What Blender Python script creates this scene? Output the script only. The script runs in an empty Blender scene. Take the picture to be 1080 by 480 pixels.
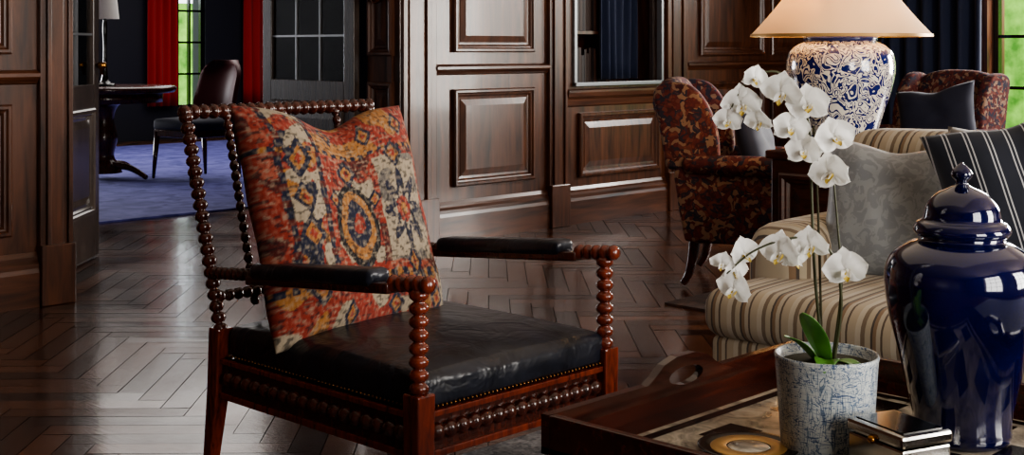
import bpy, bmesh, math, random
from mathutils import Vector, Matrix, Euler, noise
random.seed(7)
D=bpy.data; S=bpy.context.scene
pi=math.pi
# ---------------------------------------------------------------- helpers
def lin(c):
    return tuple(((v/255)/12.92 if v/255<=.04045 else (((v/255)+.055)/1.055)**2.4) for v in c)+(1,)
def nm(name,col=(128,128,128),rough=.5,metal=0,coat=0,sheen=0):
    m=D.materials.new(name); m.use_nodes=True
    b=m.node_tree.nodes['Principled BSDF']
    b.inputs['Base Color'].default_value=lin(col); b.inputs['Roughness'].default_value=rough
    b.inputs['Metallic'].default_value=metal; b.inputs['Coat Weight'].default_value=coat
    b.inputs['Coat Roughness'].default_value=.08
    b.inputs['Sheen Weight'].default_value=sheen
    return m,m.node_tree.nodes,m.node_tree.links,b
def tc(n,l,scale=(1,1,1),rot=(0,0,0),kind='Object'):
    t=n.new('ShaderNodeTexCoord'); mp=n.new('ShaderNodeMapping')
    mp.inputs['Scale'].default_value=scale; mp.inputs['Rotation'].default_value=rot
    l.new(t.outputs[kind],mp.inputs['Vector']); return mp.outputs['Vector']
def noise_t(n,l,vec,scale,detail=4,dist=0,rough=.55):
    t=n.new('ShaderNodeTexNoise'); t.inputs['Scale'].default_value=scale; t.inputs['Detail'].default_value=detail
    t.inputs['Distortion'].default_value=dist; t.inputs['Roughness'].default_value=rough
    l.new(vec,t.inputs['Vector']); return t.outputs['Fac']
def ramp(n,l,fac,stops,const=False):
    r=n.new('ShaderNodeValToRGB'); e=r.color_ramp.elements
    if const: r.color_ramp.interpolation='CONSTANT'
    e[0].position=stops[0][0]; e[0].color=lin(stops[0][1]); e[1].position=stops[1][0]; e[1].color=lin(stops[1][1])
    for p,c in stops[2:]:
        x=e.new(p); x.color=lin(c)
    l.new(fac,r.inputs['Fac']); return r.outputs['Color']
def bump(n,l,b,h,strength=.2,dist=.01):
    bp=n.new('ShaderNodeBump'); bp.inputs['Strength'].default_value=strength; bp.inputs['Distance'].default_value=dist
    l.new(h,bp.inputs['Height']); l.new(bp.outputs['Normal'],b.inputs['Normal'])
def mixn(n,l,fac,a,b_,bt='MIX'):
    mx=n.new('ShaderNodeMix'); mx.data_type='RGBA'; mx.blend_type=bt
    if isinstance(fac,(int,float)): mx.inputs[0].default_value=fac
    else: l.new(fac,mx.inputs[0])
    l.new(a,mx.inputs[6]); l.new(b_,mx.inputs[7]); return mx.outputs[2]
def wood(name,dark,light,scale=(14,14,1.2),rough=.32,coat=.3):
    m,n,l,b=nm(name,dark,rough,coat=coat)
    v=tc(n,l,scale); f=noise_t(n,l,v,2.2,6,.6)
    c=ramp(n,l,f,[(.3,dark),(.72,light)]); l.new(c,b.inputs['Base Color'])
    bump(n,l,b,f,.08,.004); return m
def stripes(name,axis,period,stops,rough=.85,kind='Object'):
    m,n,l,b=nm(name,(200,190,170),rough,sheen=.1)
    t=n.new('ShaderNodeTexCoord'); s=n.new('ShaderNodeSeparateXYZ'); l.new(t.outputs[kind],s.inputs[0])
    a=n.new('ShaderNodeMath'); a.operation='DIVIDE'; a.inputs[1].default_value=period; l.new(s.outputs[axis],a.inputs[0])
    f=n.new('ShaderNodeMath'); f.operation='FRACT'; l.new(a.outputs[0],f.inputs[0])
    c=ramp(n,l,f.outputs[0],stops,True); l.new(c,b.inputs['Base Color'])
    v=tc(n,l); bump(n,l,b,noise_t(n,l,v,400,2),.15,.002)
    return m
# ---------------------------------------------------------------- materials
M={}
M['panel']=wood('walnut_panel',(40,21,14),(104,63,42),(10,10,1.0),.32,.12)
M['panelh']=wood('walnut_rail',(40,21,14),(104,63,42),(1.0,10,10),.32,.12)
M['doorwood']=wood('dark_door_wood',(38,31,29),(82,70,64),rough=.25)
M['mahog']=wood('mahogany',(68,24,14),(134,54,30),(30,30,6),.24,.4)
M['mahogd']=wood('mahogany_dark',(42,17,12),(86,38,26),(30,30,6),.24,.4)
M['traywood']=wood('tray_mahogany',(34,13,9),(78,34,22),(4,30,30),.2,.6)
M['sidewood']=wood('side_table_wood',(38,18,12),(78,38,24),(6,6,20),.3,.3)
m,n,l,b=nm('black_leather',(16,18,25),.34,coat=.15)
b.inputs['Coat Roughness'].default_value=.2
v=tc(n,l); bump(n,l,b,noise_t(n,l,v,8,3,.6),.5,.03); l.new(ramp(n,l,noise_t(n,l,v,14,5),[(.3,(16,18,26)),(.8,(38,42,55))]),b.inputs['Base Color']); M['leather']=m
m,n,l,b=nm('oak_planks',(70,50,40),.25,coat=.15)
at=n.new('ShaderNodeVertexColor'); at.layer_name='Col'
v=tc(n,l,(1,1,1)); 
g=noise_t(n,l,tc(n,l,(20,3,1),(0,0,pi/4)),4,6,.5)
l.new(mixn(n,l,.8,at.outputs['Color'],ramp(n,l,g,[(.3,(160,148,140)),(.7,(255,255,255))]),'MULTIPLY'),b.inputs['Base Color'])
rr=n.new('ShaderNodeMapRange'); rr.inputs['To Min'].default_value=.11; rr.inputs['To Max'].default_value=.32
l.new(noise_t(n,l,v,3,5),rr.inputs['Value']); l.new(rr.outputs[0],b.inputs['Roughness'])
bump(n,l,b,g,.10,.004); M['floor']=m
M['gap']=nm('floor_gap',(12,8,6),.7)[0]
M['ceil']=nm('ceiling_plaster',(160,145,130),.9)[0]
M['navywall']=nm('navy_wall',(18,20,33),.6)[0]
M['navy']=nm('navy_curtain',(22,34,64),.8,sheen=.2)[0]
M['red']=nm('red_curtain',(158,26,24),.8,sheen=.1)[0]
m,n,l,b=nm('blue_rug',(58,62,120),.95); v=tc(n,l)
l.new(ramp(n,l,noise_t(n,l,v,5,6,1),[(.35,(46,48,112)),(.7,(92,92,156))]),b.inputs['Base Color']); M['bluerug']=m
m,n,l,b=nm('grey_rug',(105,105,110),.95); v=tc(n,l)
l.new(ramp(n,l,noise_t(n,l,v,40,5,1),[(.35,(60,62,70)),(.7,(140,140,145))]),b.inputs['Base Color']); M['greyrug']=m
m,n,l,b=nm('dark_rug',(50,36,32),.95); v=tc(n,l)
l.new(ramp(n,l,noise_t(n,l,v,18,5,1),[(.35,(36,26,24)),(.7,(84,58,48))]),b.inputs['Base Color']); M['darkrug']=m
m,n,l,b=nm('tapestry',(90,40,30),.9)
v=tc(n,l,(1,1,1)); nz=n.new('ShaderNodeTexNoise'); nz.inputs['Scale'].default_value=14; l.new(v,nz.inputs['Vector'])
ad=n.new('ShaderNodeVectorMath'); ad.operation='MULTIPLY_ADD'; ad.inputs[1].default_value=(.1,.1,.1); l.new(nz.outputs['Color'],ad.inputs[0]); l.new(v,ad.inputs[2])
vo=n.new('ShaderNodeTexVoronoi'); vo.inputs['Scale'].default_value=46; l.new(ad.outputs[0],vo.inputs['Vector'])
sp=n.new('ShaderNodeSeparateColor'); l.new(vo.outputs['Color'],sp.inputs[0])
c1=ramp(n,l,sp.outputs[0],[(0,(104,38,32)),(.28,(40,44,64)),(.48,(124,66,52)),(.62,(76,28,28)),(.78,(164,132,108))],True)
c2=ramp(n,l,vo.outputs['Distance'],[(.0,(140,108,90)),(.2,(100,48,40)),(.4,(38,32,46)),(.7,(28,24,36))])
l.new(mixn(n,l,.4,c1,c2),b.inputs['Base Color']); M['tap']=m
st=[(0,(172,157,134)),(.22,(94,80,68)),(.28,(176,164,144)),(.40,(132,108,84)),(.5,(80,71,65)),(.56,(172,159,136)),(.72,(120,104,86)),(.84,(184,173,154))]
M['strY']=stripes('sofa_stripe_y','Y',.10,st); M['strX']=stripes('sofa_stripe_x','X',.10,st)
M['navystr']=stripes('navy_ticking','X',.052,[(0,(20,24,38)),(.6,(176,176,178)),(.67,(20,24,38)),(.8,(176,176,178)),(.87,(20,24,38))])
m,n,l,b=nm('grey_damask',(150,152,152),.5,sheen=.2); v=tc(n,l)
l.new(ramp(n,l,noise_t(n,l,v,24,2,1.8),[(.48,(128,131,134)),(.53,(144,147,148))]),b.inputs['Base Color']); M['damask']=m
M['taupe']=nm('taupe_velvet',(108,101,92),.8,sheen=.3)[0]
M['navyvel']=nm('navy_velvet',(17,23,46),.75,sheen=.1)[0]
m,n,l,b=nm('cobalt_glaze',(5,9,50),.05,coat=1); l.new(ramp(n,l,noise_t(n,l,tc(n,l),6,3),[(.3,(3,5,34)),(.7,(7,14,70))]),b.inputs['Base Color']); M['cobalt']=m
# blue & white porcelain: scrolling vines + blossoms
m,n,l,b=nm('blue_white_porcelain',(225,225,220),.12,coat=.5)
v=tc(n,l); f=noise_t(n,l,v,16,1.4,1.1)
W_c=(220,214,200); B_c=(18,30,94)
s1=ramp(n,l,f,[(0,W_c),(.30,B_c),(.34,W_c),(.41,B_c),(.46,W_c),(.515,B_c),(.56,W_c),(.62,B_c),(.70,W_c)],True)
nz=n.new('ShaderNodeTexNoise'); nz.inputs['Scale'].default_value=22; nz.inputs['Detail'].default_value=1; l.new(v,nz.inputs['Vector'])
ad=n.new('ShaderNodeVectorMath'); ad.operation='MULTIPLY_ADD'; ad.inputs[1].default_value=(.09,.09,.09); l.new(nz.outputs['Color'],ad.inputs[0]); l.new(v,ad.inputs[2])
vo=n.new('ShaderNodeTexVoronoi'); vo.inputs['Scale'].default_value=9; l.new(ad.outputs[0],vo.inputs['Vector'])
s2=ramp(n,l,vo.outputs['Distance'],[(0,W_c),(.07,B_c),(.26,W_c)],True)
s3=ramp(n,l,vo.outputs['Distance'],[(0,(255,255,255)),(.29,(0,0,0))],True)
l.new(mixn(n,l,s3,s1,s2),b.inputs['Base Color']); M['porc']=m
M['porcband']=nm('porcelain_blue_band',(26,38,98),.15)[0]
m,n,l,b=nm('lamp_shade',(236,220,196),.8)
tr=n.new('ShaderNodeBsdfTranslucent'); tr.inputs[0].default_value=lin((255,234,200)); ms=n.new('ShaderNodeMixShader'); ms.inputs[0].default_value=.42
l.new(b.outputs[0],ms.inputs[1]); l.new(tr.outputs[0],ms.inputs[2]); l.new(ms.outputs[0],n['Material Output'].inputs[0]); M['shade']=m
m,n,l,b=nm('orchid_petal',(244,243,240),.45)
tr=n.new('ShaderNodeBsdfTranslucent'); tr.inputs[0].default_value=lin((245,245,240)); ms=n.new('ShaderNodeMixShader'); ms.inputs[0].default_value=.3
l.new(b.outputs[0],ms.inputs[1]); l.new(tr.outputs[0],ms.inputs[2]); l.new(ms.outputs[0],n['Material Output'].inputs[0]); M['petal']=m
M['lip']=nm('orchid_lip',(214,190,90),.5)[0]
M['stem']=nm('orchid_stem',(56,58,30),.5)[0]
m,n,l,b=nm('orchid_leaf',(60,110,44),.3,coat=.3); l.new(ramp(n,l,noise_t(n,l,tc(n,l),12,3),[(.3,(50,104,40)),(.7,(110,164,70))]),b.inputs['Base Color']); M['leaf']=m
M['moss']=nm('moss',(58,54,36),.95)[0]
m,n,l,b=nm('planter_glaze',(190,196,196),.35,coat=.2)
va=tc(n,l,(1,1,5)); vb=tc(n,l,(5,5,1))
fa=noise_t(n,l,va,24,2,1.0); fb=noise_t(n,l,vb,11,2,1.0)
ca_=ramp(n,l,fa,[(0,(190,195,193)),(.43,(80,99,130)),(.47,(192,197,195)),(.54,(98,114,140)),(.57,(190,194,192))],True)
cb_=ramp(n,l,fb,[(0,(255,255,255)),(.45,(140,160,190)),(.48,(255,255,255)),(.55,(150,168,192)),(.575,(255,255,255))],True)
l.new(mixn(n,l,1.0,ca_,cb_,'MULTIPLY'),b.inputs['Base Color']); bump(n,l,b,fa,.3,.003); M['planter']=m
M['silver']=nm('silver',(190,188,184),.15,1)[0]
M['brass']=nm('brass',(170,120,60),.25,1)[0]
M['nail']=nm('antique_nail',(120,84,50),.3,1)[0]
M['black']=nm('black_lacquer',(10,10,12),.15,coat=.5)[0]
M['gold']=nm('gold_leaf',(190,150,90),.35,.6)[0]
m,n,l,b=nm('ivory_inlay',(180,170,150),.2,coat=.5); l.new(ramp(n,l,noise_t(n,l,tc(n,l),14,5,1.5),[(.35,(114,108,98)),(.65,(206,196,176))]),b.inputs['Base Color']); M['ivory']=m
M['wine']=nm('wine_leather',(74,20,27),.45)[0]
M['metalframe']=nm('pewter_frame',(130,132,136),.4,.6)[0]
M['white']=nm('white_shade',(235,232,226),.8)[0]
m,n,l,b=nm('book_spines',(70,40,28),.6)
t=n.new('ShaderNodeTexCoord'); s=n.new('ShaderNodeSeparateXYZ'); l.new(t.outputs['Object'],s.inputs[0])
w=n.new('ShaderNodeTexWhiteNoise'); w.noise_dimensions='1D'
q=n.new('ShaderNodeMath'); q.operation='MULTIPLY'; q.inputs[1].default_value=32; l.new(s.outputs[0],q.inputs[0])
q2=n.new('ShaderNodeMath'); q2.operation='FLOOR'; l.new(q.outputs[0],q2.inputs[0]); l.new(q2.outputs[0],w.inputs['W'])
l.new(ramp(n,l,w.outputs['Value'],[(0,(50,30,22)),(.3,(74,44,32)),(.6,(34,24,24)),(.8,(84,58,42))],True),b.inputs['Base Color']); M['books']=m
m=D.materials.new('pane_glass'); m.use_nodes=True; n=m.node_tree.nodes; l=m.node_tree.links; n.clear()
o=n.new('ShaderNodeOutputMaterial'); t=n.new('ShaderNodeBsdfTransparent'); g=n.new('ShaderNodeBsdfGlossy'); g.inputs['Roughness'].default_value=.03
fr=n.new('ShaderNodeFresnel'); fr.inputs[0].default_value=1.5; ms=n.new('ShaderNodeMixShader')
l.new(fr.outputs[0],ms.inputs[0]); l.new(t.outputs[0],ms.inputs[1]); l.new(g.outputs[0],ms.inputs[2]); l.new(ms.outputs[0],o.inputs[0]); M['glass']=m
m,n,l,b=nm('hedge_green',(90,140,50),.9); l.new(ramp(n,l,noise_t(n,l,tc(n,l),2.5,8),[(.35,(70,124,36)),(.65,(156,204,84))]),b.inputs['Base Color']); M['hedge']=m
m,n,l,b=nm('kilim',(120,50,40),.95)
at=n.new('ShaderNodeVertexColor'); at.layer_name='Col'; l.new(at.outputs['Color'],b.inputs['Base Color'])
bump(n,l,b,noise_t(n,l,tc(n,l,(1,1,2)),260,2),.5,.003); M['kilim']=m
# ---------------------------------------------------------------- mesh builders
def link(o,parent=None):
    S.collection.objects.link(o)
    if parent: o.parent=parent
    return o
def grp(name,loc=(0,0,0),rz=0):
    e=D.objects.new(name,None); e.location=loc; e.rotation_euler=(0,0,rz); e.empty_display_size=.1
    return link(e)
def mesh(name,vs,fs,mat,parent=None,smooth=False,mats=None,fm=None):
    me=D.meshes.new(name); me.from_pydata([tuple(v) for v in vs],[],fs)
    for mm in (mats or [mat]): me.materials.append(mm)
    if fm:
        for p,i in zip(me.polygons,fm): p.material_index=i
    if smooth:
        for p in me.polygons: p.use_smooth=True
    me.update()
    return link(D.objects.new(name,me),parent)
def recalc(o):
    bm=bmesh.new(); bm.from_mesh(o.data); bmesh.ops.recalc_face_normals(bm,faces=bm.faces); bm.to_mesh(o.data); bm.free(); return o
def bev(o,w,seg=2,smooth=False):
    md=o.modifiers.new('b','BEVEL'); md.width=w; md.segments=seg; md.limit_method='ANGLE'; md.angle_limit=.6
    if smooth:
        for p in o.data.polygons: p.use_smooth=True
    return o
def box(name,x0,x1,y0,y1,z0,z1,mat,parent=None,b=0,seg=2,smooth=False):
    vs=[(x,y,z) for z in (z0,z1) for y in (y0,y1) for x in (x0,x1)]
    fs=[(0,2,3,1),(4,5,7,6),(0,1,5,4),(2,6,7,3),(0,4,6,2),(1,3,7,5)]
    o=mesh(name,vs,fs,mat,parent)
    if b: bev(o,b,seg,smooth)
    return o
def multibox(name,boxes,mat,parent=None,b=0):
    vs=[];fs=[]
    for (x0,x1,y0,y1,z0,z1) in boxes:
        k=len(vs); vs+=[(x,y,z) for z in (z0,z1) for y in (y0,y1) for x in (x0,x1)]
        fs+=[tuple(i+k for i in f) for f in [(0,2,3,1),(4,5,7,6),(0,1,5,4),(2,6,7,3),(0,4,6,2),(1,3,7,5)]]
    o=mesh(name,vs,fs,mat,parent)
    if b: bev(o,b)
    return o
def frame_axes(d):
    d=Vector(d).normalized(); a=Vector((0,0,1)) if abs(d.z)<.9 else Vector((1,0,0))
    u=d.cross(a).normalized(); return u,d.cross(u).normalized()
def rod(name,p0,p1,prof,mat,parent=None,seg=14):
    p0=Vector(p0);p1=Vector(p1);u,w=frame_axes(p1-p0); vs=[];fs=[]
    for t,r in prof:
        c=p0.lerp(p1,t)
        for i in range(seg):
            a=2*pi*i/seg; vs.append(c+u*(r*math.cos(a))+w*(r*math.sin(a)))
    for k in range(len(prof)-1):
        for i in range(seg):
            j=(i+1)%seg; fs.append((k*seg+i,k*seg+j,(k+1)*seg+j,(k+1)*seg+i))
    fs.append(tuple(range(seg))[::-1]); fs.append(tuple((len(prof)-1)*seg+i for i in range(seg)))
    return recalc(mesh(name,vs,fs,mat,parent,True))
def beads(name,p0,p1,r,pitch,mat,parent=None,seg=14):
    L=(Vector(p1)-Vector(p0)).length; nb=max(1,round(L/pitch)); prof=[]
    for i in range(nb):
        for k in range(8):
            f=k/8; x=2*f-1
            prof.append(((i+f)/nb, r*max(.5,math.sqrt(max(0,1-x*x))**.8)))
    prof.append((1,r*.5)); return rod(name,p0,p1,prof,mat,parent,seg)
def lathe(name,prof,mat,parent=None,seg=48,loc=(0,0,0),cap=True):
    vs=[];fs=[]
    for z,r in prof:
        for i in range(seg):
            a=2*pi*i/seg; vs.append((loc[0]+r*math.cos(a),loc[1]+r*math.sin(a),loc[2]+z))
    for k in range(len(prof)-1):
        for i in range(seg):
            j=(i+1)%seg; fs.append((k*seg+i,k*seg+j,(k+1)*seg+j,(k+1)*seg+i))
    if cap:
        fs.append(tuple(range(seg))[::-1]); fs.append(tuple((len(prof)-1)*seg+i for i in range(seg)))
    return mesh(name,vs,fs,mat,parent,True)
def smoothprof(pts,k=6):
    out=[]
    P=[pts[0]]+pts+[pts[-1]]
    for i in range(1,len(P)-2):
        a,b,c,d=P[i-1],P[i],P[i+1],P[i+2]
        for j in range(k):
            t=j/k
            out.append(tuple(.5*((2*b[q])+(-a[q]+c[q])*t+(2*a[q]-5*b[q]+4*c[q]-d[q])*t*t+(-a[q]+3*b[q]-3*c[q]+d[q])*t**3) for q in range(len(b))))
    out.append(pts[-1]); return out
def tube(name,pts,r0,r1,mat,parent=None,seg=8):
    P=[Vector(p) for p in smoothprof([tuple(p) for p in pts],6)]
    vs=[];fs=[];N=len(P)
    for k,p in enumerate(P):
        d=(P[min(k+1,N-1)]-P[max(k-1,0)]).normalized(); u=d.cross(Vector((.3,.9,.1))).normalized(); w=d.cross(u)
        r=r0+(r1-r0)*k/(N-1)
        for i in range(seg):
            a=2*pi*i/seg; vs.append(p+u*r*math.cos(a)+w*r*math.sin(a))
    for k in range(N-1):
        for i in range(seg):
            j=(i+1)%seg; fs.append((k*seg+i,k*seg+j,(k+1)*seg+j,(k+1)*seg+i))
    fs.append(tuple(range(seg))[::-1]); fs.append(tuple((N-1)*seg+i for i in range(seg)))
    return recalc(mesh(name,vs,fs,mat,parent,True))
def pillow(name,w,h,t,loc,yaw,tilt,roll,mat,parent=None,N=36,chop=0,colfn=None,pinch=.07,seed=0,wr=.012):
    vs=[];fs=[];cols=[]
    for side in (-1,1):
        for j in range(N+1):
            for i in range(N+1):
                u=2*i/N-1; v=2*j/N-1
                x=w/2*u*(1-pinch*(1-v*v)); z=h/2*v*(1-pinch*(1-u*u))
                th=t/2*(max(0,(1-u**4))*max(0,(1-v**4)))**.55
                th+=wr*noise.noise(Vector((u*2.2+seed,v*2.2,side*3)))*min(1,th/t*4)
                z-=chop*math.exp(-(u/.38)**2)*((v+1)/2)**3
                th*=1-.3*(chop>0)*math.exp(-(u/.3)**2)*((v+1)/2)**2
                vs.append((x,side*th,z))
                cols.append(colfn((u+1)/2,(v+1)/2) if colfn else None)
        o=len(vs)-(N+1)**2
        for j in range(N):
            for i in range(N):
                q=(o+j*(N+1)+i,o+j*(N+1)+i+1,o+(j+1)*(N+1)+i+1,o+(j+1)*(N+1)+i)
                fs.append(q if side==-1 else q[::-1])
    ob=mesh(name,vs,fs,mat,parent,True)
    if colfn:
        ca=ob.data.color_attributes.new('Col','FLOAT_COLOR','POINT')
        for k,c in enumerate(cols): ca.data[k].color=c
    bm=bmesh.new(); bm.from_mesh(ob.data); bmesh.ops.remove_doubles(bm,verts=bm.verts,dist=.0004); bm.to_mesh(ob.data); bm.free()
    ob.location=loc
    ob.rotation_euler=(Matrix.Rotation(yaw,3,'Z')@Matrix.Rotation(-tilt,3,'X')@Matrix.Rotation(roll,3,'Y')).to_euler()
    return ob
def puff(name,x0,x1,y0,y1,z0,z1,mat,parent=None,r=.05,crown=.02,N=24):
    o=box(name,x0,x1,y0,y1,z0,z1,mat,parent)
    bm=bmesh.new(); bm.from_mesh(o.data); bmesh.ops.bevel(bm,geom=bm.edges[:],offset=r,segments=5,profile=.5,affect='EDGES')
    bmesh.ops.subdivide_edges(bm,edges=[e for e in bm.edges if e.calc_length()>.12],cuts=10,use_grid_fill=True)
    cx=(x0+x1)/2;cy=(y0+y1)/2;hx=(x1-x0)/2;hy=(y1-y0)/2;cz=(z0+z1)/2;hz=(z1-z0)/2
    for v in bm.verts:
        u=(v.co.x-cx)/hx;w=(v.co.y-cy)/hy;k=max(0,1-u*u)*max(0,1-w*w)
        if v.co.z>cz: v.co.z+=crown*k**.6
        v.co.x+=crown*.4*u*max(0,1-w*w)*max(0,1-((v.co.z-cz)/hz)**2)
        v.co.y+=crown*.4*w*max(0,1-u*u)*max(0,1-((v.co.z-cz)/hz)**2)
    bm.to_mesh(o.data); bm.free()
    for p in o.data.polygons: p.use_smooth=True
    return o
def panel(name,o,U,N,u0,u1,z0,z1,mat,parent):
    o=Vector(o);U=Vector(U);N=Vector(N);Z=Vector((0,0,1)); vs=[];fs=[]
    prof=[(0,0),(0,.022),(.008,.030),(.02,.030),(.028,.020),(.036,.018),(.046,.006),(.06,.004),(.062,.008),(.10,.018),(.105,.018)]
    for ins,d in prof:
        for (a,b_) in ((u0+ins,z0+ins),(u1-ins,z0+ins),(u1-ins,z1-ins),(u0+ins,z1-ins)): vs.append(o+U*a+Z*b_+N*d)
    for k in range(len(prof)-1):
        for i in range(4):
            j=(i+1)%4; fs.append((k*4+i,k*4+j,(k+1)*4+j,(k+1)*4+i))
    k=(len(prof)-1)*4; fs.append((k,k+1,k+2,k+3))
    return mesh(name,vs,fs,mat,parent)
def mould(name,prof,x0,x1,yface,mat,parent):
    vs=[];fs=[]
    for x in (x0,x1):
        for p,z in prof: vs.append((x,yface-p,z))
    k=len(prof)
    for i in range(k-1): fs.append((i,i+1,k+i+1,k+i))
    fs.append(tuple(range(k))); fs.append(tuple(range(k,2*k))[::-1])
    return recalc(mesh(name,vs,fs,mat,parent))
BASE=[(0,0),(.035,0),(.035,.15),(.03,.17),(.03,.19),(.018,.205),(.018,.22),(.008,.24),(0,.24)]
RAIL=[(0,.985),(.012,.99),(.018,1.0),(.03,1.01),(.04,1.02),(.04,1.035),(.02,1.045),(0,1.05)]
def curtain(name,p0,p1,z0,z1,folds,amp,mat,parent=None):
    p0=Vector(p0);p1=Vector(p1);d=(p1-p0);nrm=Vector((-d.y,d.x,0)).normalized(); n_=folds*10; vs=[];fs=[];zn=10
    for k in range(zn+1):
        z=z0+(z1-z0)*k/zn
        for i in range(n_+1):
            t=i/n_; a=amp*math.sin(2*pi*folds*t+.5*math.sin(5*t))*(1+.25*math.sin(k*.5+t*7))
            p=p0+d*t+nrm*a; vs.append((p.x,p.y,z))
    for k in range(zn):
        for i in range(n_): fs.append((k*(n_+1)+i,k*(n_+1)+i+1,(k+1)*(n_+1)+i+1,(k+1)*(n_+1)+i))
    o=mesh(name,vs,fs,mat,parent,True); sd=o.modifiers.new('s','SOLIDIFY'); sd.thickness=.006
    return o
# ---------------------------------------------------------------- FLOOR
def herring(x0,x1,y0,y1,W=.095,n=6):
    vs=[];fs=[];cols=[];c=math.sqrt(.5); g=.0014
    R=int(((x1-x0)+(y1-y0))/W)+4; cx=(x0+x1)/2; cy=(y0+y1)/2
    def add(a0,a1,b0,b1):
        ma=(a0+a1)/2*W; mb=(b0+b1)/2*W
        X=cx+(ma-mb)*c; Y=cy+(ma+mb)*c
        if not(x0-.2<X<x1+.2 and y0-.2<Y<y1+.2): return
        k=len(vs)
        for (a,b_) in ((a0*W+g,b0*W+g),(a1*W-g,b0*W+g),(a1*W-g,b1*W-g),(a0*W+g,b1*W-g)):
            px=min(max(cx+(a-b_)*c,x0),x1); py=min(max(cy+(a+b_)*c,y0),y1)
            vs.append((px,py,random.uniform(-.0006,.0006)))
        fs.append((k,k+1,k+2,k+3))
        t=random.random(); d=lin((44,26,18)); h=lin((110,71,50)); cols.append(tuple(d[i]*(1-t)+h[i]*t for i in range(3))+(1,))
    K=R
    for y in range(-K,K):
        for m_ in range(-K//(2*n)-2,K//(2*n)+3):
            xs=y+2*n*m_
            if abs(xs)<K*1.3: add(xs,xs+n,y,y+1)
    for x in range(-K,K):
        for m_ in range(-K//(2*n)-2,K//(2*n)+3):
            ys=x-2*n+1+2*n*m_
            if abs(ys)<K*1.3: add(x,x+1,ys,ys+n)
    me=D.meshes.new('floor'); me.from_pydata(vs,[],fs); me.materials.append(M['floor'])
    ca=me.color_attributes.new('Col','FLOAT_COLOR','CORNER')
    for i,p in enumerate(me.polygons):
        for li in p.loop_indices: ca.data[li].color=cols[i]
    return D.objects.new('planks',me)
fl=grp('floor')
o=herring(-3,12.5,-7.8,9); link(o,fl)
box('subfloor',-3.3,12.8,-8.1,9.3,-.12,-.003,M['gap'],fl)
# ---------------------------------------------------------------- BACK WALL (y=0)
wb=grp('wall_back'); P=M['panel']; Pb=M['panelh']
YA=.10
box('seg_left',-3,2.94,0,.35,0,2.8,P,wb)
box('seg_head',2.94,4.98,0,.35,2.3,2.8,P,wb)
box('seg_a',4.98,6.52,YA,.35,0,2.8,P,wb)
box('seg_b_low',6.52,7.41,YA,.55,0,.90,P,wb)
box('seg_b_high',6.52,7.41,YA,.55,2.1,2.8,P,wb)
box('seg_b_back',6.4,7.55,.50,.58,.80,2.2,M['sidewood'],wb)
box('seg_b_side1',6.4,6.52,.35,.55,.8,2.2,P,wb); box('seg_b_side2',7.41,7.55,.35,.55,.8,2.2,P,wb)
box('seg_c',7.41,9.5,YA,.35,0,2.8,P,wb)
def section(px0,px1,yf,tag,low=(.32,.90),up=(1.12,2.15)):
    if up: panel('upper_panel_'+tag,(0,yf,0),(1,0,0),(0,-1,0),px0,px1,up[0],up[1],P,wb)
    if low: panel('lower_panel_'+tag,(0,yf,0),(1,0,0),(0,-1,0),px0,px1,low[0],low[1],P,wb)
for i,(a,b_) in enumerate([(-2.8,-1.95),(-1.8,-.95),(-.8,.0),(.15,.95),(1.05,1.8),(1.9,2.66)]): section(a,b_,0,'l%d'%i)
mould('rail_l',RAIL,-3,2.78,0,Pb,wb); mould('base_l',BASE,-3,2.78,0,Pb,wb)
section(5.42,6.12,YA,'a'); mould('rail_a',RAIL,5.27,6.25,YA,Pb,wb); mould('base_a',BASE,5.27,6.25,YA,Pb,wb)
section(6.55,7.40,YA,'b',(.30,.72),None)
mould('base_b',BASE,6.42,7.48,YA,Pb,wb); mould('ledge_b',[(0,.76),(.012,.77),(.02,.81),(.04,.83),(.045,.855),(.045,.87),(0,.88)],6.42,7.48,YA,Pb,wb)
section(7.89,8.72,YA,'c',up=(1.09,2.15)); section(8.82,9.4,YA,'d',up=(1.09,2.15)); mould('rail_c',RAIL,7.72,9.5,YA,Pb,wb); mould('base_c',BASE,7.72,9.5,YA,Pb,wb)
def casing(x0,x1,yf,z1,tag,flip=False):
    w=x1-x0; st=[(0,.03),(.18,.045),(.3,.03),(.72,.02),(.86,.034),(1,0)]
    if flip: st=[(0,.034),(.14,.02),(.28,.03),(.7,.045),(.82,.03),(1,0)]
    multibox('casing_'+tag,[(x0+w*st[i][0],x0+w*st[i+1][0],yf-st[i][1],yf+.001,0,z1) for i in range(5)],P,wb,.003)
    box('plinth_'+tag,x0-.004,x1+.004,yf-.055,yf,0,.27,P,wb,.005)
casing(2.785,2.94,0,2.42,'left'); casing(4.98,5.27,YA,2.42,'right',True)
multibox('jamb_stops',[(4.965,4.98,.12,.16,0,2.3),(4.972,4.98,.02,.05,0,2.3)],P,wb)
panel('jamb_panel',(4.98,0,0),(0,1,0),(-1,0,0),.11,.33,.3,.95,P,wb)
panel('jamb_panel_up',(4.98,0,0),(0,1,0),(-1,0,0),.11,.33,1.1,2.15,P,wb)
casing(6.25,6.42,YA,2.8,'pil1'); casing(7.48,7.72,YA,2.8,'pil2',True)
multibox('niche_frame',[(6.50,7.43,YA-.035,YA+.01,.895,.920),(7.405,7.43,YA-.035,YA+.01,.9,2.1),(6.50,6.53,YA-.02,YA+.01,.9,2.1)],M['metalframe'],wb,.003)
multibox('niche_doors',[(6.53,6.56,YA+.02,YA+.05,.92,2.1),(7.375,7.405,YA+.02,YA+.05,.92,2.1)],M['doorwood'],wb)
nc=curtain('niche_curtain',(7.0,.27,0),(7.37,.27,0),.93,2.1,5,.025,M['navy'],wb)
multibox('niche_shelves',[(6.53,7.4,.31,.5,z,z+.022) for z in (1.24,1.58)],P,wb)
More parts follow.
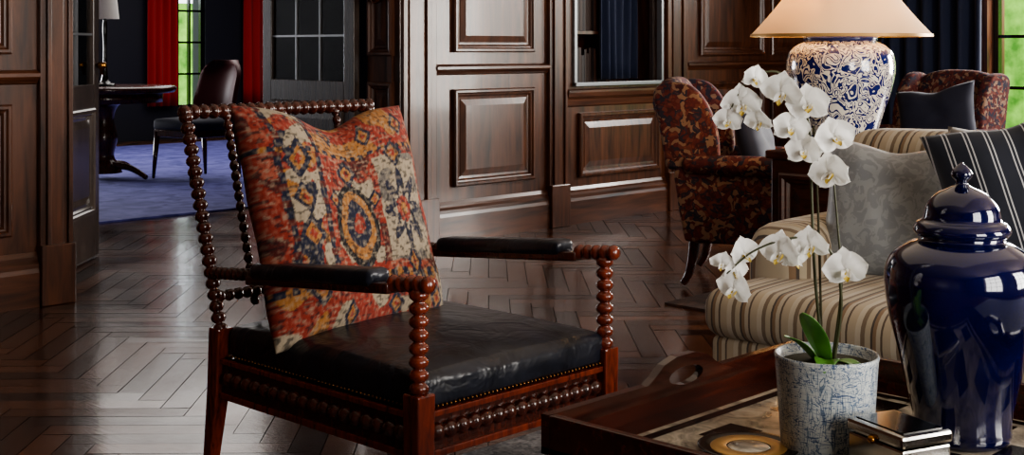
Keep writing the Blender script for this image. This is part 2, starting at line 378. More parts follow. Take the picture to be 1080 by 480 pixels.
bk=[]
for zb in (.905,1.264):
    x=6.56
    while x<7.35:
        w_=random.choice((.025,.031,.036)); bk.append((x,x+w_-.003,.34,.49,zb,zb+random.uniform(.19,.27))); x+=w_
multibox('books',bk,M['books'],wb)
sc=grp('wall_sconce',(4.95,.2,0)); box('sconce_plate',.0,.03,-.03,.03,1.42,1.6,M['brass'],sc,.005)
lathe('sconce_cup',[(0,.005),(.01,.03),(.05,.04),(.09,.03),(.1,.02)],M['brass'],sc,16,(-.03,0,1.40))
# right wall (x=9.5) with windows
wr=grp('wall_right')
box('pier_1',9.5,9.8,-1.34,.35,0,2.8,P,wr); box('pier_2',9.5,9.8,-3.7,-2.9,0,2.8,P,wr); box('pier_3',9.5,9.8,-7.8,-5.3,0,2.8,P,wr)
for k,(a,b_) in enumerate([(-2.9,-1.34),(-5.3,-3.7)]):
    box('sill_wall_%d'%k,9.5,9.8,a,b_,0,.45,P,wr); box('head_%d'%k,9.5,9.8,a,b_,2.5,2.8,P,wr)
    w=grp('window_%d'%(k+1)); fr=[(9.6,9.66,a,a+.04,.45,2.5),(9.6,9.66,b_-.04,b_,.45,2.5),(9.6,9.66,a,b_,.45,.5),(9.6,9.66,a,b_,2.45,2.5)]
    for t in (.33,.66): fr.append((9.615,9.645,a+(b_-a)*t-.012,a+(b_-a)*t+.012,.45,2.5))
    for z in (.85,1.23,1.65,2.05): fr.append((9.615,9.645,a,b_,z-.012,z+.012))
    multibox('frame',fr,M['black'],w)
cr=grp('window_curtain'); curtain('drape_left',(9.38,-.55,0),(9.38,-1.36,0),.01,2.6,6,.045,M['navy'],cr); 
cr=grp('window_curtain'); curtain('drape_right',(9.38,-2.85,0),(9.38,-3.7,0),.01,2.6,7,.045,M['navy'],cr)
wl=grp('wall_left'); box('wall',-3.3,-3,-7.8,.35,0,2.8,P,wl)
wf=grp('wall_front')
for a,b_ in ((-3.3,.2),(1.9,3.4),(5.1,9.8)): box('pier',a,b_,-8.1,-7.8,0,2.8,P,wf)
for k,(a,b_) in enumerate([(.2,1.9),(3.4,5.1)]):
    box('under',a,b_,-8.1,-7.8,0,.4,P,wf); box('over',a,b_,-8.1,-7.8,2.55,2.8,P,wf)
    w=grp('window_%d'%(k+3)); fr=[(a,a+.05,-8,-7.94,.4,2.55),(b_-.05,b_,-8,-7.94,.4,2.55),(a,b_,-8,-7.94,.4,.45),(a,b_,-8,-7.94,2.5,2.55)]
    for t in (.33,.66): fr.append((a+(b_-a)*t-.015,a+(b_-a)*t+.015,-7.99,-7.95,.4,2.55))
    for z in (.95,1.5,2.05): fr.append((a,b_,-7.99,-7.95,z-.015,z+.015))
    multibox('frame',fr,M['black'],w)
box('ceiling',-3.3,12.8,-8.1,9.3,2.8,2.95,M['ceil'])
# study walls
ws=grp('wall_study_back')
box('seg1',2,9.1,9,9.3,0,2.8,M['navywall'],ws); box('seg2',9.5,10.6,9,9.3,0,2.8,M['navywall'],ws); box('seg3',11.1,12.8,9,9.3,0,2.8,M['navywall'],ws)
for a,b_ in ((9.1,9.5),(10.6,11.1)): box('below',a,b_,9,9.3,0,.4,M['navywall'],ws); box('above',a,b_,9,9.3,2.5,2.8,M['navywall'],ws)
w=grp('window_5'); fr=[]
for a,b_ in ((9.1,9.5),(10.6,11.1)):
    fr+=[(a,a+.04,9.05,9.1,.4,2.5),(b_-.04,b_,9.05,9.1,.4,2.5),((a+b_)/2-.012,(a+b_)/2+.012,9.05,9.1,.4,2.5)]+[(a,b_,9.05,9.1,z,z+.025) for z in (.4,.8,1.2,1.6,2.0)]
multibox('frame',fr,M['black'],w)
for a,b_ in ((8.62,9.02),(10.02,10.56)):
    c=grp('red_curtain'); curtain('drape',(a,8.9,0),(b_,8.9,0),.42,2.5,4,.04,M['red'],c)
w2=grp('wall_study_right'); box('wall',12.5,12.8,.35,9,0,2.8,M['navywall'],w2)
w3=grp('wall_study_left'); box('wall',1.7,2,.35,9.3,0,2.8,M['navywall'],w3)
w4=grp('wall_study_front'); box('wall',9.5,12.8,.35,.4,0,2.8,M['navywall'],w4)
# garden
gd=grp('garden_hedge'); box('lawn',9.85,30,-20,30,-.3,-.15,M['hedge'],gd)
box('hedge',20,21,-20,8,-.2,2.4,M['hedge'],gd)
box('lawn_back',-5,9.7,9.4,30,-.3,-.15,M['hedge'],gd); box('hedge_back',0,30,22,23,-.2,2.2,M['hedge'],gd)
# doors
def leaf(name,loc,ang,L=1.0):
    g=grp(name,loc,ang); w=M['doorwood']; t=.022
    multibox('stiles',[(0,.10,-t,t,.01,2.28),(L-.10,L,-t,t,.01,2.28),(.1,L-.1,-t,t,.01,.25),(.1,L-.1,-t,t,.82,.95),(.1,L-.1,-t,t,2.16,2.28)],w,g,.004)
    box('core',.1,L-.1,-.006,.006,.25,.82,w,g)
    panel('panel_f',(0,-.006,0),(1,0,0),(0,-1,0),.1,L-.1,.25,.82,w,g); panel('panel_b',(0,.006,0),(-1,0,0),(0,1,0),-(L-.1),-.1,.25,.82,w,g)
    mb=[(.1,L-.1,-.012,.012,z-.006,z+.006) for z in (1.22,1.48,1.78)]+[(L*k-.006,L*k+.006,-.012,.012,.95,2.16) for k in (.37,.63)]
    multibox('muntins',mb,M['metalframe'],g)
    box('pane',.1,L-.1,-.002,.002,.95,2.16,M['glass'],g)
    lathe('knob',[(0,.01),(.03,.01),(.04,.025),(.06,.028),(.07,.015)],M['brass'],g,16,(L-.05,-.05,1.0))
    return g
leaf('door_1',(2.98,.40,0),math.radians(46)); leaf('door_2',(4.94,.40,0),math.radians(86))
# ---------------------------------------------------------------- study furniture
box('study_rug',3.0,11.5,2.3,8.2,.001,.014,M['bluerug'])
dk=grp('round_desk',(5.81,4.9,.015))
lathe('top',[(.74,.55),(.745,.6),(.77,.62),(.79,.62),(.80,.6)],M['mahogd'],dk,48)
lathe('apron',[(.66,.5),(.74,.5)],M['mahogd'],dk,48)
lathe('pedestal',smoothprof([(.05,.16),(.12,.13),(.2,.09),(.35,.12),(.5,.09),(.62,.12),(.66,.2)]),M['mahogd'],dk,24)
for k in range(4):
    a=k*pi/2+.4; tube('foot_%d'%k,[(0.08*math.cos(a),.08*math.sin(a),.12),(.28*math.cos(a),.28*math.sin(a),.1),(.45*math.cos(a),.45*math.sin(a),.022)],.035,.02,M['mahogd'],dk)
tl=grp('desk_lamp',(5.82,4.89,.816)); lathe('stem',smoothprof([(0,.09),(.02,.08),(.06,.03),(.3,.015),(.5,.02),(.62,.01)]),M['black'],tl,20)
lathe('shade',[(.58,.12),(.86,.09)],M['white'],tl,32,cap=False)
def dchair(name,loc,rz):
    g=grp(name,loc,rz)  # faces -y
    puff('seat',-.27,.27,-.28,.26,.42,.51,M['navyvel'],g,.03,.02); box('seat_rail',-.26,.26,-.27,.25,.36,.425,M['mahogd'],g,.01)
    for i,(x,y) in enumerate(((-.24,-.25),(.24,-.25),(-.22,.24),(.22,.24))):
        rod('leg_%d'%i,(x,y,.4),(x*1.06,y*1.12,0),[(0,.026),(.6,.02),(1,.013)],M['mahogd'],g)
    vs=[];fs=[];NU,NV=16,12
    for s in (0,1):
        for j in range(NV+1):
            for i in range(NU+1):
                u=2*i/NU-1; v=j/NV; wd=.27*(1-.1*v)*(1 if v<.75 else math.sqrt(max(.05,1-((v-.75)/.28)**2)))
                vs.append((wd*u,.24+.14*v**1.3-.12*u*u+(.05 if s else 0),.46+.56*v))
    n1=(NU+1)*(NV+1)
    for j in range(NV):
        for i in range(NU):
            a=j*(NU+1)+i; fs.append((a,a+1,a+NU+2,a+NU+1)); fs.append((n1+a,n1+a+NU+1,n1+a+NU+2,n1+a+1))
    for j in range(NV):
        for i in (0,NU):
            a=j*(NU+1)+i; fs.append((a,a+NU+1,n1+a+NU+1,n1+a))
    for i in range(NU):
        for j in (0,NV):
            a=j*(NU+1)+i; fs.append((a,a+1,n1+a+1,n1+a))
    recalc(mesh('back',vs,fs,M['wine'],g,True)); return g
dchair('study_chair',(6.42,4.37,.017),math.radians(-84)); dchair('study_chair',(7.5,4.1,.017),math.radians(150))
# ---------------------------------------------------------------- rugs
box('area_rug',1.0,4.7,-7.2,-2.95,.001,.012,M['greyrug']); 
box('dark_rug',4.74,8.4,-3.4,-2.0,.001,.010,M['darkrug'])
# ---------------------------------------------------------------- bobbin armchair
bc=grp('bobbin_armchair',(2.405,-2.93,0)); mh=M['mahog']; md_=M['mahogd']
X=.335; YF=-.40; YB=.41; YT=.59; ZT=.965
for s in (-1,1):
    t='l' if s<0 else 'r'
    beads('back_post_'+t,(s*X,YB,.36),(s*X,YT,ZT),.021,.031,md_,bc)
    vs=[];prof=[(0,.46,.017),(.2,.425,.023),(.38,YB,.025)]
    for z,y,h in prof: vs+=[(s*X-h,y-h,z),(s*X+h,y-h,z),(s*X+h,y+h,z),(s*X-h,y+h,z)]
    fs=[(0,3,2,1),(8,9,10,11)]+[(k*4+i,k*4+(i+1)%4,k*4+4+(i+1)%4,k*4+4+i) for k in range(2) for i in range(4)]
    bev(mesh('back_leg_'+t,vs,fs,mh,bc),.004)
    vs=[]
    for z,h in ((.0,.018),(.19,.027),(.345,.028)): vs+=[(s*X-h,YF-h,z),(s*X+h,YF-h,z),(s*X+h,YF+h,z),(s*X-h,YF+h,z)]
    bev(mesh('front_leg_'+t,vs,fs,mh,bc),.005)
    beads('front_post_'+t,(s*X,YF,.34),(s*X,YF,.59),.024,.031,mh,bc)
    a0=Vector((s*X,.455,.525)); a1=Vector((s*X,YF-.02,.60)); L=lambda f:a0.lerp(a1,f)
    beads('arm_bead_rear_'+t,a0,L(.24),.018,.026,md_,bc)
    beads('arm_bead_front_'+t,L(.86),L(1.03),.021,.03,mh,bc)
    def armblock(nme,f0,f1,hw,z0,z1,mt,r):
        vs=[]
        for f in (f0,f1):
            c=L(f); vs+=[(c.x-hw,c.y,c.z+z0),(c.x+hw,c.y,c.z+z0),(c.x+hw,c.y,c.z+z1),(c.x-hw,c.y,c.z+z1)]
        o=recalc(mesh(nme,vs,[(0,1,2,3),(4,7,6,5),(0,4,5,1),(1,5,6,2),(2,6,7,3),(3,7,4,0)],mt,bc)); bev(o,r,4,True)
    armblock('arm_board_'+t,.22,.88,.026,-.024,.002,md_,.006); armblock('arm_pad_'+t,.25,.82,.036,-.008,.034,M['leather'],.017)
beads('top_rail',(-X-.02,YT,ZT),(X+.02,YT,ZT),.022,.032,md_,bc)
for i,x in enumerate((-.2,-.0,.2)): beads('back_spindle_%d'%i,(x,YB+.03,.42),(x,YT,ZT),.014,.03,md_,bc,10)
beads('back_lower_rail',(-X,YB+.03,.46),(X,YB+.03,.46),.017,.03,md_,bc)
for z0,z1 in ((.285,.30),(.19,.208)):
    box('rail_front',-X+.02,X-.02,YF-.018,YF+.02,z0,z1,mh,bc,.003); box('rail_back',-X+.02,X-.02,YB-.02,YB+.015,z0,z1,mh,bc,.003)
    for s in (-1,1): box('rail_side',s*X-.018,s*X+.018,YF+.02,YB-.02,z0,z1,mh,bc,.003)
box('rail_core_f',-X+.02,X-.02,YF,YF+.014,.2,.3,md_,bc); box('rail_core_b',-X+.02,X-.02,YB-.014,YB,.2,.3,md_,bc)
for s in (-1,1): box('rail_core_s',s*X-.006,s*X+.006,YF+.02,YB-.02,.2,.3,md_,bc)
beads('rail_bobbins_front',(-X+.03,YF-.004,.247),(X-.03,YF-.004,.247),.022,.042,md_,bc)
for s in (-1,1): beads('rail_bobbins_side',(s*(X+.004),YF+.03,.247),(s*(X+.004),YB-.03,.247),.022,.042,md_,bc)
puff('seat_leather',-.332,.332,-.408,.385,.298,.385,M['leather'],bc,.022,.03)
nv=[];nf=[]
def nailat(p):
    k=len(nv); r=.0055
    for (dx,dy,dz) in ((1,0,0),(-1,0,0),(0,1,0),(0,-1,0),(0,0,1),(0,0,-1)): nv.append((p[0]+dx*r,p[1]+dy*r,p[2]+dz*r))
    for f in ((0,2,4),(2,1,4),(1,3,4),(3,0,4),(2,0,5),(1,2,5),(3,1,5),(0,3,5)): nf.append(tuple(k+i for i in f))
for i in range(44): nailat((-.30+.6*i/43,-.412,.308))
for i in range(50):
    for s in (-1,1): nailat((s*.336,-.37+.74*i/49,.308))
mesh('nailheads',nv,nf,M['nail'],bc,True)
# kilim pillow colours
RU=lin((132,44,30));RD=lin((84,27,22));IV=lin((150,136,116));NA=lin((24,28,50));OC=lin((150,100,50));GR=lin((100,94,88));BK=lin((18,15,20));PK=lin((146,70,52))
def mixc(a,b_,t): return tuple(a[i]*(1-t)+b_[i]*t for i in range(4))
def kil(u,v):
    q=170; uu=round(u*q)/q; vv=round(v*q)/q
    N=lambda s,o=0,sx=1,sy=1: noise.noise(Vector((uu*s*sx+o,vv*s*sy+o*1.7,o)))
    w=.02*N(9,3); U=uu+w; V=vv+.02*N(8,5)
    c=RU if N(5,11)>-.1 else RD
    if N(11,21)>.26: c=PK
    if .11<U<.27: c=IV if N(9,31)>.06 else (NA if N(9,33)>.10 else (OC if N(12,35)>.1 else RU))
    if .27<U<.30 or .08<U<.11: c=NA if (V*14)%1<.6 else RD
    if V>.80 and U>.3: c=RU if N(7,41)>-.15 else OC
    if V<.20: c=OC if N(8,51)>.2 else (IV if N(8,52)>.18 else RU)
    if .2<V<.235 or .78<V<.80: c=NA if (U*18)%1<.55 else OC
    if .62<U<.91 and .27<V<.75: c=IV if N(8,61)>-.12 else GR
    if .33<U<.58 and .25<V<.68: c=IV if N(10,63)>.08 else RU
    dx=(U-.45)/.10; dy=(V-.45)/.15; r=math.hypot(dx,dy)
    if r<1.25 and r>1.0: c=BK
    elif r<1.0 and r>.68: c=OC
    elif r<=.68: c=NA if r>.3 else RU
    dx=(U-.76)/.13; dy=(V-.50)/.19; r=math.hypot(dx,dy); th=math.atan2(dy,dx); rs=.75+.25*math.cos(8*th)
    if r<rs and r>.55*rs: c=NA
    elif r<=.55*rs: c=IV if r>.34 else (RU if r>.15 else OC)
    for (cx,cy,s) in ((.45,.70,.06),(.45,.22,.055),(.76,.76,.055),(.76,.27,.055),(.18,.75,.07),(.18,.58,.06),(.18,.42,.07),(.18,.2,.06),(.34,.57,.035),(.58,.57,.04),(.95,.6,.035),(.95,.4,.035),(.62,.9,.05),(.4,.9,.05),(.85,.9,.05),(.62,.1,.05),(.88,.1,.05),(.35,.08,.05)):
        d=abs(U-cx)+abs(V-cy)*.8
        if d<s: c=NA if d>s*.6 else (OC if d>s*.3 else RU)
    k=N(34,71,1,2.2)
    if k>.34: c=mixc(c,IV,.5)
    elif k<-.24: c=mixc(c,BK,.7)
    k=N(80,81,1,.6)
    return mixc(c,BK if k<.05 else IV,min(.4,abs(k)*.7))
pillow('kilim_pillow',.62,.67,.20,(2.345,-2.705,.668),math.radians(3),math.radians(19),math.radians(2),M['kilim'],None,170,.06,kil,.05,2)
# ---------------------------------------------------------------- wing armchairs
def wing(name,loc,rz):
    g=grp(name,loc,rz); T=M['tap']    # faces +x
    side=smoothprof([(-.30,.24),(-.35,.40),(-.40,.60),(-.47,.80),(-.50,.92),(-.46,.985),(-.39,.985),(-.345,.90),(-.31,.74),(-.26,.56),(-.22,.40),(-.20,.26)],4)
    NW=14; vs=[];fs=[];k=len(side)
    for j in range(NW+1):
        t=2*j/NW-1
        e=math.sqrt(max(0,1-abs(t)**6))
        for (x,z) in side:
            sh=1-.12*(abs(t)**3)*max(0,(z-.5)/.48)
            w_=.30+.035*max(0,(z-.4)/.55)
            xm=-.28-.18*(z-.24)/.74
            vs.append((xm+(x-xm)*(.35+.65*e), w_*t*1.02, .24+(z-.24)*sh))
    for j in range(NW):
        for i in range(k):
            a=j*k+i; b_=j*k+(i+1)%k; fs.append((a,b_,b_+k,a+k))
    fs.append(tuple(range(k))); fs.append(tuple(NW*k+i for i in range(k))[::-1])
    recalc(mesh('back',vs,fs,T,g,True))
    def plate(nm_,pts,y0,y1,r):
        pts=smoothprof(pts+[pts[0]],4)[:-1]; q=len(pts)
        vs=[(x,y0,z) for x,z in pts]+[(x,y1,z) for x,z in pts]
        fs=[tuple(range(q)),tuple(range(q,2*q))[::-1]]+[(i,(i+1)%q,q+(i+1)%q,q+i) for i in range(q)]
        o=recalc(mesh(nm_,vs,fs,T,g)); bev(o,r,4,True); return o
    for s in (-1,1):
        y0,y1=(s*.27,s*.345)
        plate('wing_%d'%s,[(-.42,.56),(-.46,.80),(-.48,.93),(-.40,.975),(-.29,.95),(-.21,.84),(-.17,.68),(-.20,.56)],min(y0,y1),max(y0,y1),.02)
        plate('arm_side_%d'%s,[(-.33,.22),(-.37,.45),(-.36,.58),(-.1,.60),(.2,.59),(.30,.56),(.30,.4),(.29,.22)],min(y0,y1),max(y0,y1),.015)
        rod('arm_roll_%d'%s,(-.34,s*.33,.585),(.32,s*.33,.575),[(0,.03),(.03,.048),(.5,.05),(.97,.052),(1,.04)],T,g,20)
        tube('front_leg_%d'%s,[(.30,s*.29,.24),(.33,s*.31,.17),(.31,s*.29,.08),(.33,s*.30,.018)],.035,.016,M['mahogd'],g)
        tube('rear_leg_%d'%s,[(-.29,s*.28,.24),(-.30,s*.28,.15),(-.32,s*.28,.06),(-.35,s*.28,.010)],.032,.016,M['mahogd'],g)
    box('seat_frame',-.3,.33,-.33,.33,.21,.32,T,g,.02,3,True)
    puff('seat_cushion',-.24,.36,-.265,.265,.31,.45,T,g,.04,.02)
    return g
wing('wing_armchair',(5.55,-1.98,.010),math.radians(-62))
pillow('navy_cushion',.42,.38,.13,(5.53,-1.96,.685),math.radians(20),math.radians(18),math.radians(4),M['navyvel'],None,24,.03,seed=5)
wing('wing_armchair',(7.88,-1.62,.010),math.radians(170))
pillow('navy_cushion',.50,.40,.14,(7.68,-1.84,.72),math.radians(-85),math.radians(16),math.radians(-10),M['navyvel'],None,24,.03,seed=9)
# ---------------------------------------------------------------- side table & lamp
stb=grp('side_table',(5.0,-2.80,.010)); W_=M['sidewood']
box('top',-.27,.27,-.27,.27,.675,.71,W_,stb,.008); box('body',-.25,.25,-.25,.25,.16,.675,W_,stb,.006)
panel('side_panel_w',(-.25,0,0),(0,-1,0),(-1,0,0),-.2,.2,.22,.62,W_,stb)
panel('side_panel_n',(0,.25,0),(-1,0,0),(0,1,0),-.2,.2,.22,.62,W_,stb)
panel('side_panel_s',(0,-.25,0),(1,0,0),(0,-1,0),-.2,.2,.22,.62,W_,stb)
for i,(x,y) in enumerate(((-.22,-.22),(.22,-.22),(-.22,.22),(.22,.22))): rod('foot_%d'%i,(x,y,.165),(x,y,0),[(0,.028),(1,.016)],W_,stb)
lp=grp('table_lamp',(4.985,-2.74,.721))
lathe('base_ring',[(0,.14),(.02,.15),(.03,.13)],M['mahogd'],lp)
lathe('vase',smoothprof([(.03,.145),(.06,.148),(.14,.172),(.24,.205),(.33,.224),(.40,.216),(.435,.185),(.452,.15),(.462,.145),(.478,.15)],6),M['porc'],lp,64)
lathe('foot_band',[(.03,.149),(.045,.151),(.06,.151)],M['porcband'],lp,64); lathe('neck_band',[(.455,.152),(.478,.153)],M['porcband'],lp,64)
lathe('neck_cap',[(.475,.12),(.49,.1),(.5,.03),(.62,.012),(.7,.01)],M['brass'],lp)
o=lathe('shade',smoothprof([(.478,.375),(.56,.300),(.66,.222),(.78,.155)],5),M['shade'],lp,64,cap=False)
o.modifiers.new('s','SOLIDIFY').thickness=.003
lathe('shade_trim',[(.473,.376),(.485,.373)],M['gold'],lp,64,cap=False)
pl=D.lights.new('lamp_bulb','POINT'); pl.energy=28; pl.color=(1,.66,.34); pl.shadow_soft_size=.05
ob=D.objects.new('lamp_bulb',pl); link(ob,lp); ob.location=(0,0,.63)
# ---------------------------------------------------------------- sofa
sf=grp('striped_sofa',(3.08,-3.39,.012))
SY=M['strY'];SX=M['strX']
box('base',.03,.93,-2.08,-.02,.10,.32,SY,sf,.02,3)
for i,(x,y) in enumerate(((.07,-.08),(.88,-.08),(.07,-2.02),(.88,-2.02))): rod('foot_%d'%i,(x,y,.12),(x,y,0),[(0,.03),(1,.02)],M['mahogd'],sf)
puff('seat_cushion_1',.0,.78,-1.05,-.0,.315,.455,SY,sf,.055,.02)
puff('seat_cushion_2',.0,.78,-2.1,-1.055,.315,.455,SY,sf,.055,.02)
puff('back',.70,.97,-2.1,-.02,.30,.87,SY,sf,.09,.015)
for y0,y1,t in ((-.20,.02,'a'),(-2.12,-1.9,'b')):
    puff('arm_'+t,.24,.95,y0,y1,.30,.61,SX,sf,.075,.012)
pillow('grey_damask_pillow',.40,.42,.15,(3.60,-3.71,.665),math.radians(-70),math.radians(16),math.radians(3),M['damask'],None,28,.02,seed=1)
pillow('taupe_pillow',.38,.44,.12,(3.70,-4.02,.70),math.radians(-86),math.radians(10),math.radians(0),M['taupe'],None,28,.02,seed=4)
pillow('striped_pillow',.46,.42,.14,(3.53,-4.15,.77),math.radians(-62),math.radians(20),math.radians(-16),M['navystr'],None,28,.02,seed=6)
# ---------------------------------------------------------------- coffee table + tray
tb=grp('coffee_table',(2.11,-4.5,.012)); tw=M['traywood']
box('top',-.39,.39,-.44,.44,.395,.425,tw,tb,.005); multibox('apron',[(-.36,.36,-.41,-.39,.33,.396),(-.36,.36,.39,.41,.33,.396),(-.36,-.34,-.39,.39,.33,.396),(.34,.36,-.39,.39,.33,.396)],tw,tb)
for i,(x,y) in enumerate(((-.34,-.39),(.34,-.39),(-.34,.39),(.34,.39))): rod('leg_%d'%i,(x,y,.4),(x,y,0),[(0,.03),(.5,.022),(1,.018)],tw,tb)
ty=grp('serving_tray',(2.11,-4.5,.438))
box('bed',-.40,.40,-.45,.45,0,.012,tw,ty)
box('inlay_ivory',-.32,.34,-.37,.37,.012,.0135,M['ivory'],ty)
inl=[(-.31,.33,.335,.355,.0135,.0142),(-.31,.33,-.355,-.335,.0135,.0142),(-.31,-.29,-.335,.335,.0135,.0142),(.31,.33,-.335,.335,.0135,.0142)]
for i in range(5):
    for j in range(6):
        if (i+j)%2==0: inl.append((-.27+.115*i,-.27+.115*i+.10,-.32+.108*j,-.32+.108*j+.07,.0135,.0142))
multibox('inlay_black',inl,M['black'],ty)
def rimh(nme,y0,y1):
    outer=[(-.40,0),(-.40,.07),(-.12,.07),(-.10,.08),(-.07,.10),(-.03,.11),(.03,.11),(.07,.10),(.10,.08),(.12,.07),(.40,.07),(.40,0)]
    hole=[(.055*math.cos(a),.07+.018*math.sin(a)) for a in [2*pi*i/20 for i in range(20)]]
    bm=bmesh.new()
    ov=[bm.verts.new((x,y0,z)) for x,z in outer]; hv=[bm.verts.new((x,y0,z)) for x,z in hole]
    es=[bm.edges.new((ov[i],ov[(i+1)%len(ov)])) for i in range(len(ov))]+[bm.edges.new((hv[i],hv[(i+1)%20])) for i in range(20)]
    bmesh.ops.triangle_fill(bm,edges=es,use_beauty=True)
    fc=[f for f in bm.faces]
    ex=bmesh.ops.extrude_face_region(bm,geom=fc)
    for v in [g for g in ex['geom'] if isinstance(g,bmesh.types.BMVert)]: v.co.y=y1
    bmesh.ops.recalc_face_normals(bm,faces=bm.faces)
    me=D.meshes.new(nme); bm.to_mesh(me); bm.free(); me.materials.append(tw); link(D.objects.new(nme,me),ty)
rimh('rim_back',.432,.45); rimh('rim_front',-.45,-.432)
box('rim_left',-.40,-.382,-.432,.432,.0,.07,tw,ty,.003); box('rim_right',.382,.40,-.432,.432,0,.07,tw,ty,.003)
pt=grp('inlaid_plate',(1.935,-4.33,.4530))
lathe('plate',[(0,.06),(.003,.08),(.009,.088),(.010,.084),(.007,.068),(.007,.0)],M['black'],pt,48); lathe('plate_gold',[(.0072,.066),(.0085,.064),(.0085,.04),(.0075,.038)],M['gold'],pt,48,cap=False)
lathe('plate_centre',[(.0072,.036),(.0082,.034),(.0082,.0)],M['ivory'],pt,48,cap=False)
sb=grp('silver_box',(1.985,-4.585,.4530),math.radians(-20)); box('body',-.05,.05,-.065,.065,0,.065,M['silver'],sb,.004); box('lid',-.053,.053,-.068,.068,.067,.088,M['silver'],sb,.006)
box('lid_inlay',-.04,.04,-.055,.055,.088,.0895,M['black'],sb)
lathe('clasp',[(0,.004),(.006,.008),(.012,.005)],M['brass'],sb,12,(-.056,0,.062))
gj=grp('ginger_jar',(2.255,-4.565,.4530))
lathe('body',smoothprof([(0,.078),(.01,.084),(.03,.084),(.06,.088),(.14,.106),(.22,.126),(.285,.134),(.325,.122),(.348,.09),(.355,.074),(.37,.072)],6),M['cobalt'],gj,72)
lathe('lid',smoothprof([(.362,.078),(.372,.084),(.385,.078),(.392,.068),(.415,.062),(.435,.045),(.447,.022),(.452,.012),(.458,.01),(.468,.018),(.478,.016),(.49,.004),(.492,.001)],5),M['cobalt'],gj,72)
# orchid in planter
oc=grp('potted_orchid',(2.04,-4.42,.4530),math.radians(-46))
lathe('planter',[(0,.074),(.004,.078),(.155,.088),(.162,.090),(.166,.088),(.164,.084),(.148,.082),(.146,.0)],M['planter'],oc,64)
lathe('moss',[(.135,.08),(.148,.080),(.155,.05),(.157,.0)],M['moss'],oc,32)
tube('stake',[(-.005,.01,.15),(-.012,.01,.4),(-.02,.01,.56)],.0022,.002,M['moss'],oc,6)
tube('stem_1',[(-.005,0,.15),(-.02,0,.3),(-.026,0,.45),(-.03,-.005,.55),(-.05,-.01,.62),(-.09,-.015,.655),(-.14,-.02,.64),(-.17,-.02,.59)],.003,.0015,M['stem'],oc,8)
tube('stem_2',[(.01,-.01,.15),(.022,-.015,.25),(.01,-.02,.33),(-.03,-.03,.37),(-.09,-.035,.365),(-.14,-.04,.345),(-.18,-.04,.31)],.003,.0015,M['stem'],oc,8)
tube('stem_3',[(.01,.0,.15),(.026,.0,.28),(.02,.0,.38),(.012,0,.47)],.0025,.0015,M['stem'],oc,8)
def leafm(nme,base,ang,L,w,rise,droop):
    vs=[];fs=[];n1=12;n2=4
    for i in range(n1+1):
        t=i/n1; wd=w*math.sin(pi*min(1,t*.92+.08))**.6*(1 if t<1 else .1); r=L*t; z=rise*t-droop*t*t
        for j in range(n2+1):
            s=2*j/n2-1; q=wd*s; vs.append((base[0]+math.cos(ang)*r-math.sin(ang)*q,base[1]+math.sin(ang)*r+math.cos(ang)*q,base[2]+z+.25*abs(q)))
    for i in range(n1):
        for j in range(n2): a=i*(n2+1)+j; fs.append((a,a+1,a+n2+2,a+n2+1))
    o=mesh(nme,vs,fs,M['leaf'],oc,True); o.modifiers.new('s','SOLIDIFY').thickness=.002; o.modifiers.new('ss','SUBSURF').levels=1
leafm('leaf_1',(-.005,-.02,.15),math.radians(225),.075,.024,.12,.02); leafm('leaf_2',(0,-.02,.15),math.radians(250),.07,.022,.05,.05)
leafm('leaf_3',(-.02,-.01,.15),math.radians(200),.065,.022,.08,.03); leafm('leaf_4',(.01,-.01,.15),math.radians(320),.07,.016,.03,.05)
pv=[];pf=[];pm=[]
def petal(Mx,ang,L,w,cup,mi=0,zoff=0):
    n1,n2=8,6; k=len(pv); ca,sa=math.cos(ang),math.sin(ang)
    for i in range(n1+1):
        t=i/n1; wd=w*(math.sin(pi*(t**.75)*.93+.12))**.7 if t<1 else w*.12
        for j in range(n2+1):
            s=2*j/n2-1; a=L*t*(1-.06*s*s); b_=wd*s; c=cup*(t*t)-.25*abs(b_)+zoff+.003*math.sin(6*t+3*s)
            pv.append(Mx@Vector((ca*a-sa*b_,-c,sa*a+ca*b_)))
    for i in range(n1):
        for j in range(n2): q=k+i*(n2+1)+j; pf.append((q,q+1,q+n2+2,q+n2+1)); pm.append(mi)
def flower(x,y,z,s,yaw,pitch,roll):
    Mx=Matrix.Translation((x,y,z))@Matrix.Rotation(yaw,4,'Z')@Matrix.Rotation(pitch,4,'X')@Matrix.Rotation(roll,4,'Y')@Matrix.Scale(s,4)
    for a in (90,215,325): petal(Mx,math.radians(a),.040,.018,-.006,0,0)
    for a in (8,172): petal(Mx,math.radians(a),.042,.028,.004,0,.003)
    petal(Mx,math.radians(270),.018,.008,.016,1,.006)
    petal(Mx,math.radians(230),.012,.006,.018,0,.006); petal(Mx,math.radians(310),.012,.006,.018,0,.006)
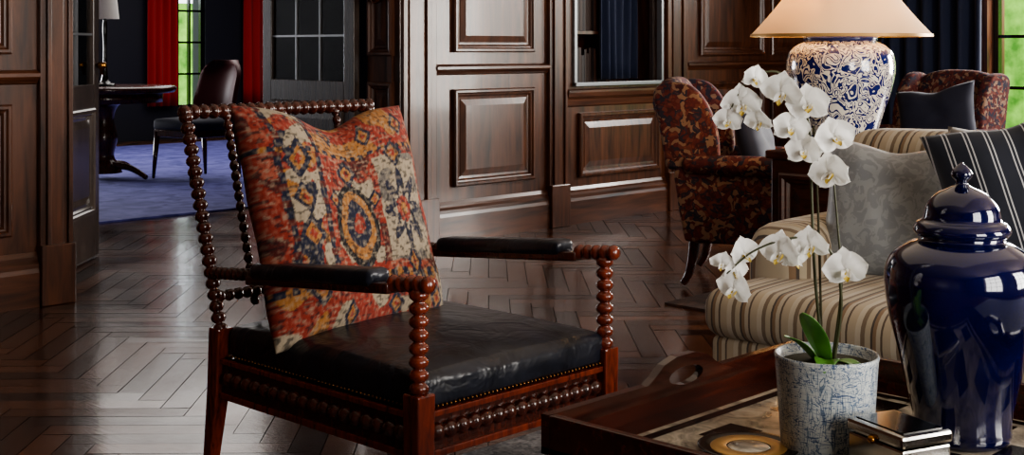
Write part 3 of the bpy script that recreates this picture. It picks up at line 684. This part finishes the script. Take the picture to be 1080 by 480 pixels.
F=[(-.130,.645,.6),(-.150,.600,.9),(-.174,.572,.65),(-.085,.622,.95),(-.040,.600,.92),(-.068,.560,.8),(-.044,.520,.8),(.003,.545,.9),(.0,.482,.95),(-.122,.570,.65),
   (-.166,.285,.8),(-.150,.345,.75),(-.188,.330,.55),(-.088,.348,.95),(-.036,.360,.85),(.024,.318,.95),(-.165,.315,.65),(-.06,.335,.65)]
for i,(x,z,s_) in enumerate(F):
    flower(x,-.02-random.uniform(0,.03),z,s_,math.radians(random.uniform(-50,40)),math.radians(random.uniform(-5,30)),math.radians(random.uniform(-20,20)))
o=mesh('blossoms',pv,pf,M['petal'],oc,True,[M['petal'],M['lip']],pm)
# ---------------------------------------------------------------- lights
def area(name,loc,rot,sx,sy,e,col=(1,1,1)):
    a=D.lights.new(name,'AREA'); a.shape='RECTANGLE'; a.size=sx; a.size_y=sy; a.energy=e; a.color=col
    o=D.objects.new(name,a); o.location=loc; o.rotation_euler=rot; link(o)
area('daylight_front_1',(1.05,-8.03,1.5),(pi/2,0,0),1.6,2.0,115,(1,.94,.86))
area('daylight_front_2',(4.25,-8.03,1.5),(pi/2,0,0),1.6,2.0,230,(1,.94,.86))
area('daylight_right',(9.7,-4.5,1.5),(pi/2,0,pi/2),1.5,2.0,430,(1,.95,.89))
area('daylight_right_high',(10.3,-2.2,2.3),(math.radians(72),0,pi/2),1.4,.7,240,(1,.96,.91))
area('study_wall_fill',(4.5,8.85,1.5),(-pi/2,0,0),3,2,330,(.97,.97,1))  # added fill, kept out of view by the study's solid back wall
area('overhead_fill',(3.2,-3.2,2.75),(0,0,0),4,4,20,(1,.86,.7))  # added soft fill from above; the room has no cove fitting
area('study_overhead_fill',(8.0,5.6,2.75),(0,0,0),4,4,130,(1,.95,.9))  # added fill to brighten the study rug and red curtains, no fixture
wd=D.worlds.new('sky'); S.world=wd; wd.use_nodes=True; bg=wd.node_tree.nodes['Background']; bg.inputs[0].default_value=(.88,.94,1,1); bg.inputs[1].default_value=3.6
try: S.view_settings.look='AgX - Medium High Contrast'
except Exception as e: print(e)
# ---------------------------------------------------------------- camera
c=D.cameras.new('camera'); c.lens=46.67; c.sensor_width=36; c.shift_y=-.176; c.clip_start=.05
co=D.objects.new('camera',c); co.location=(0,-5.63,1.15); co.rotation_euler=(pi/2,0,math.radians(-46)); link(co); S.camera=co
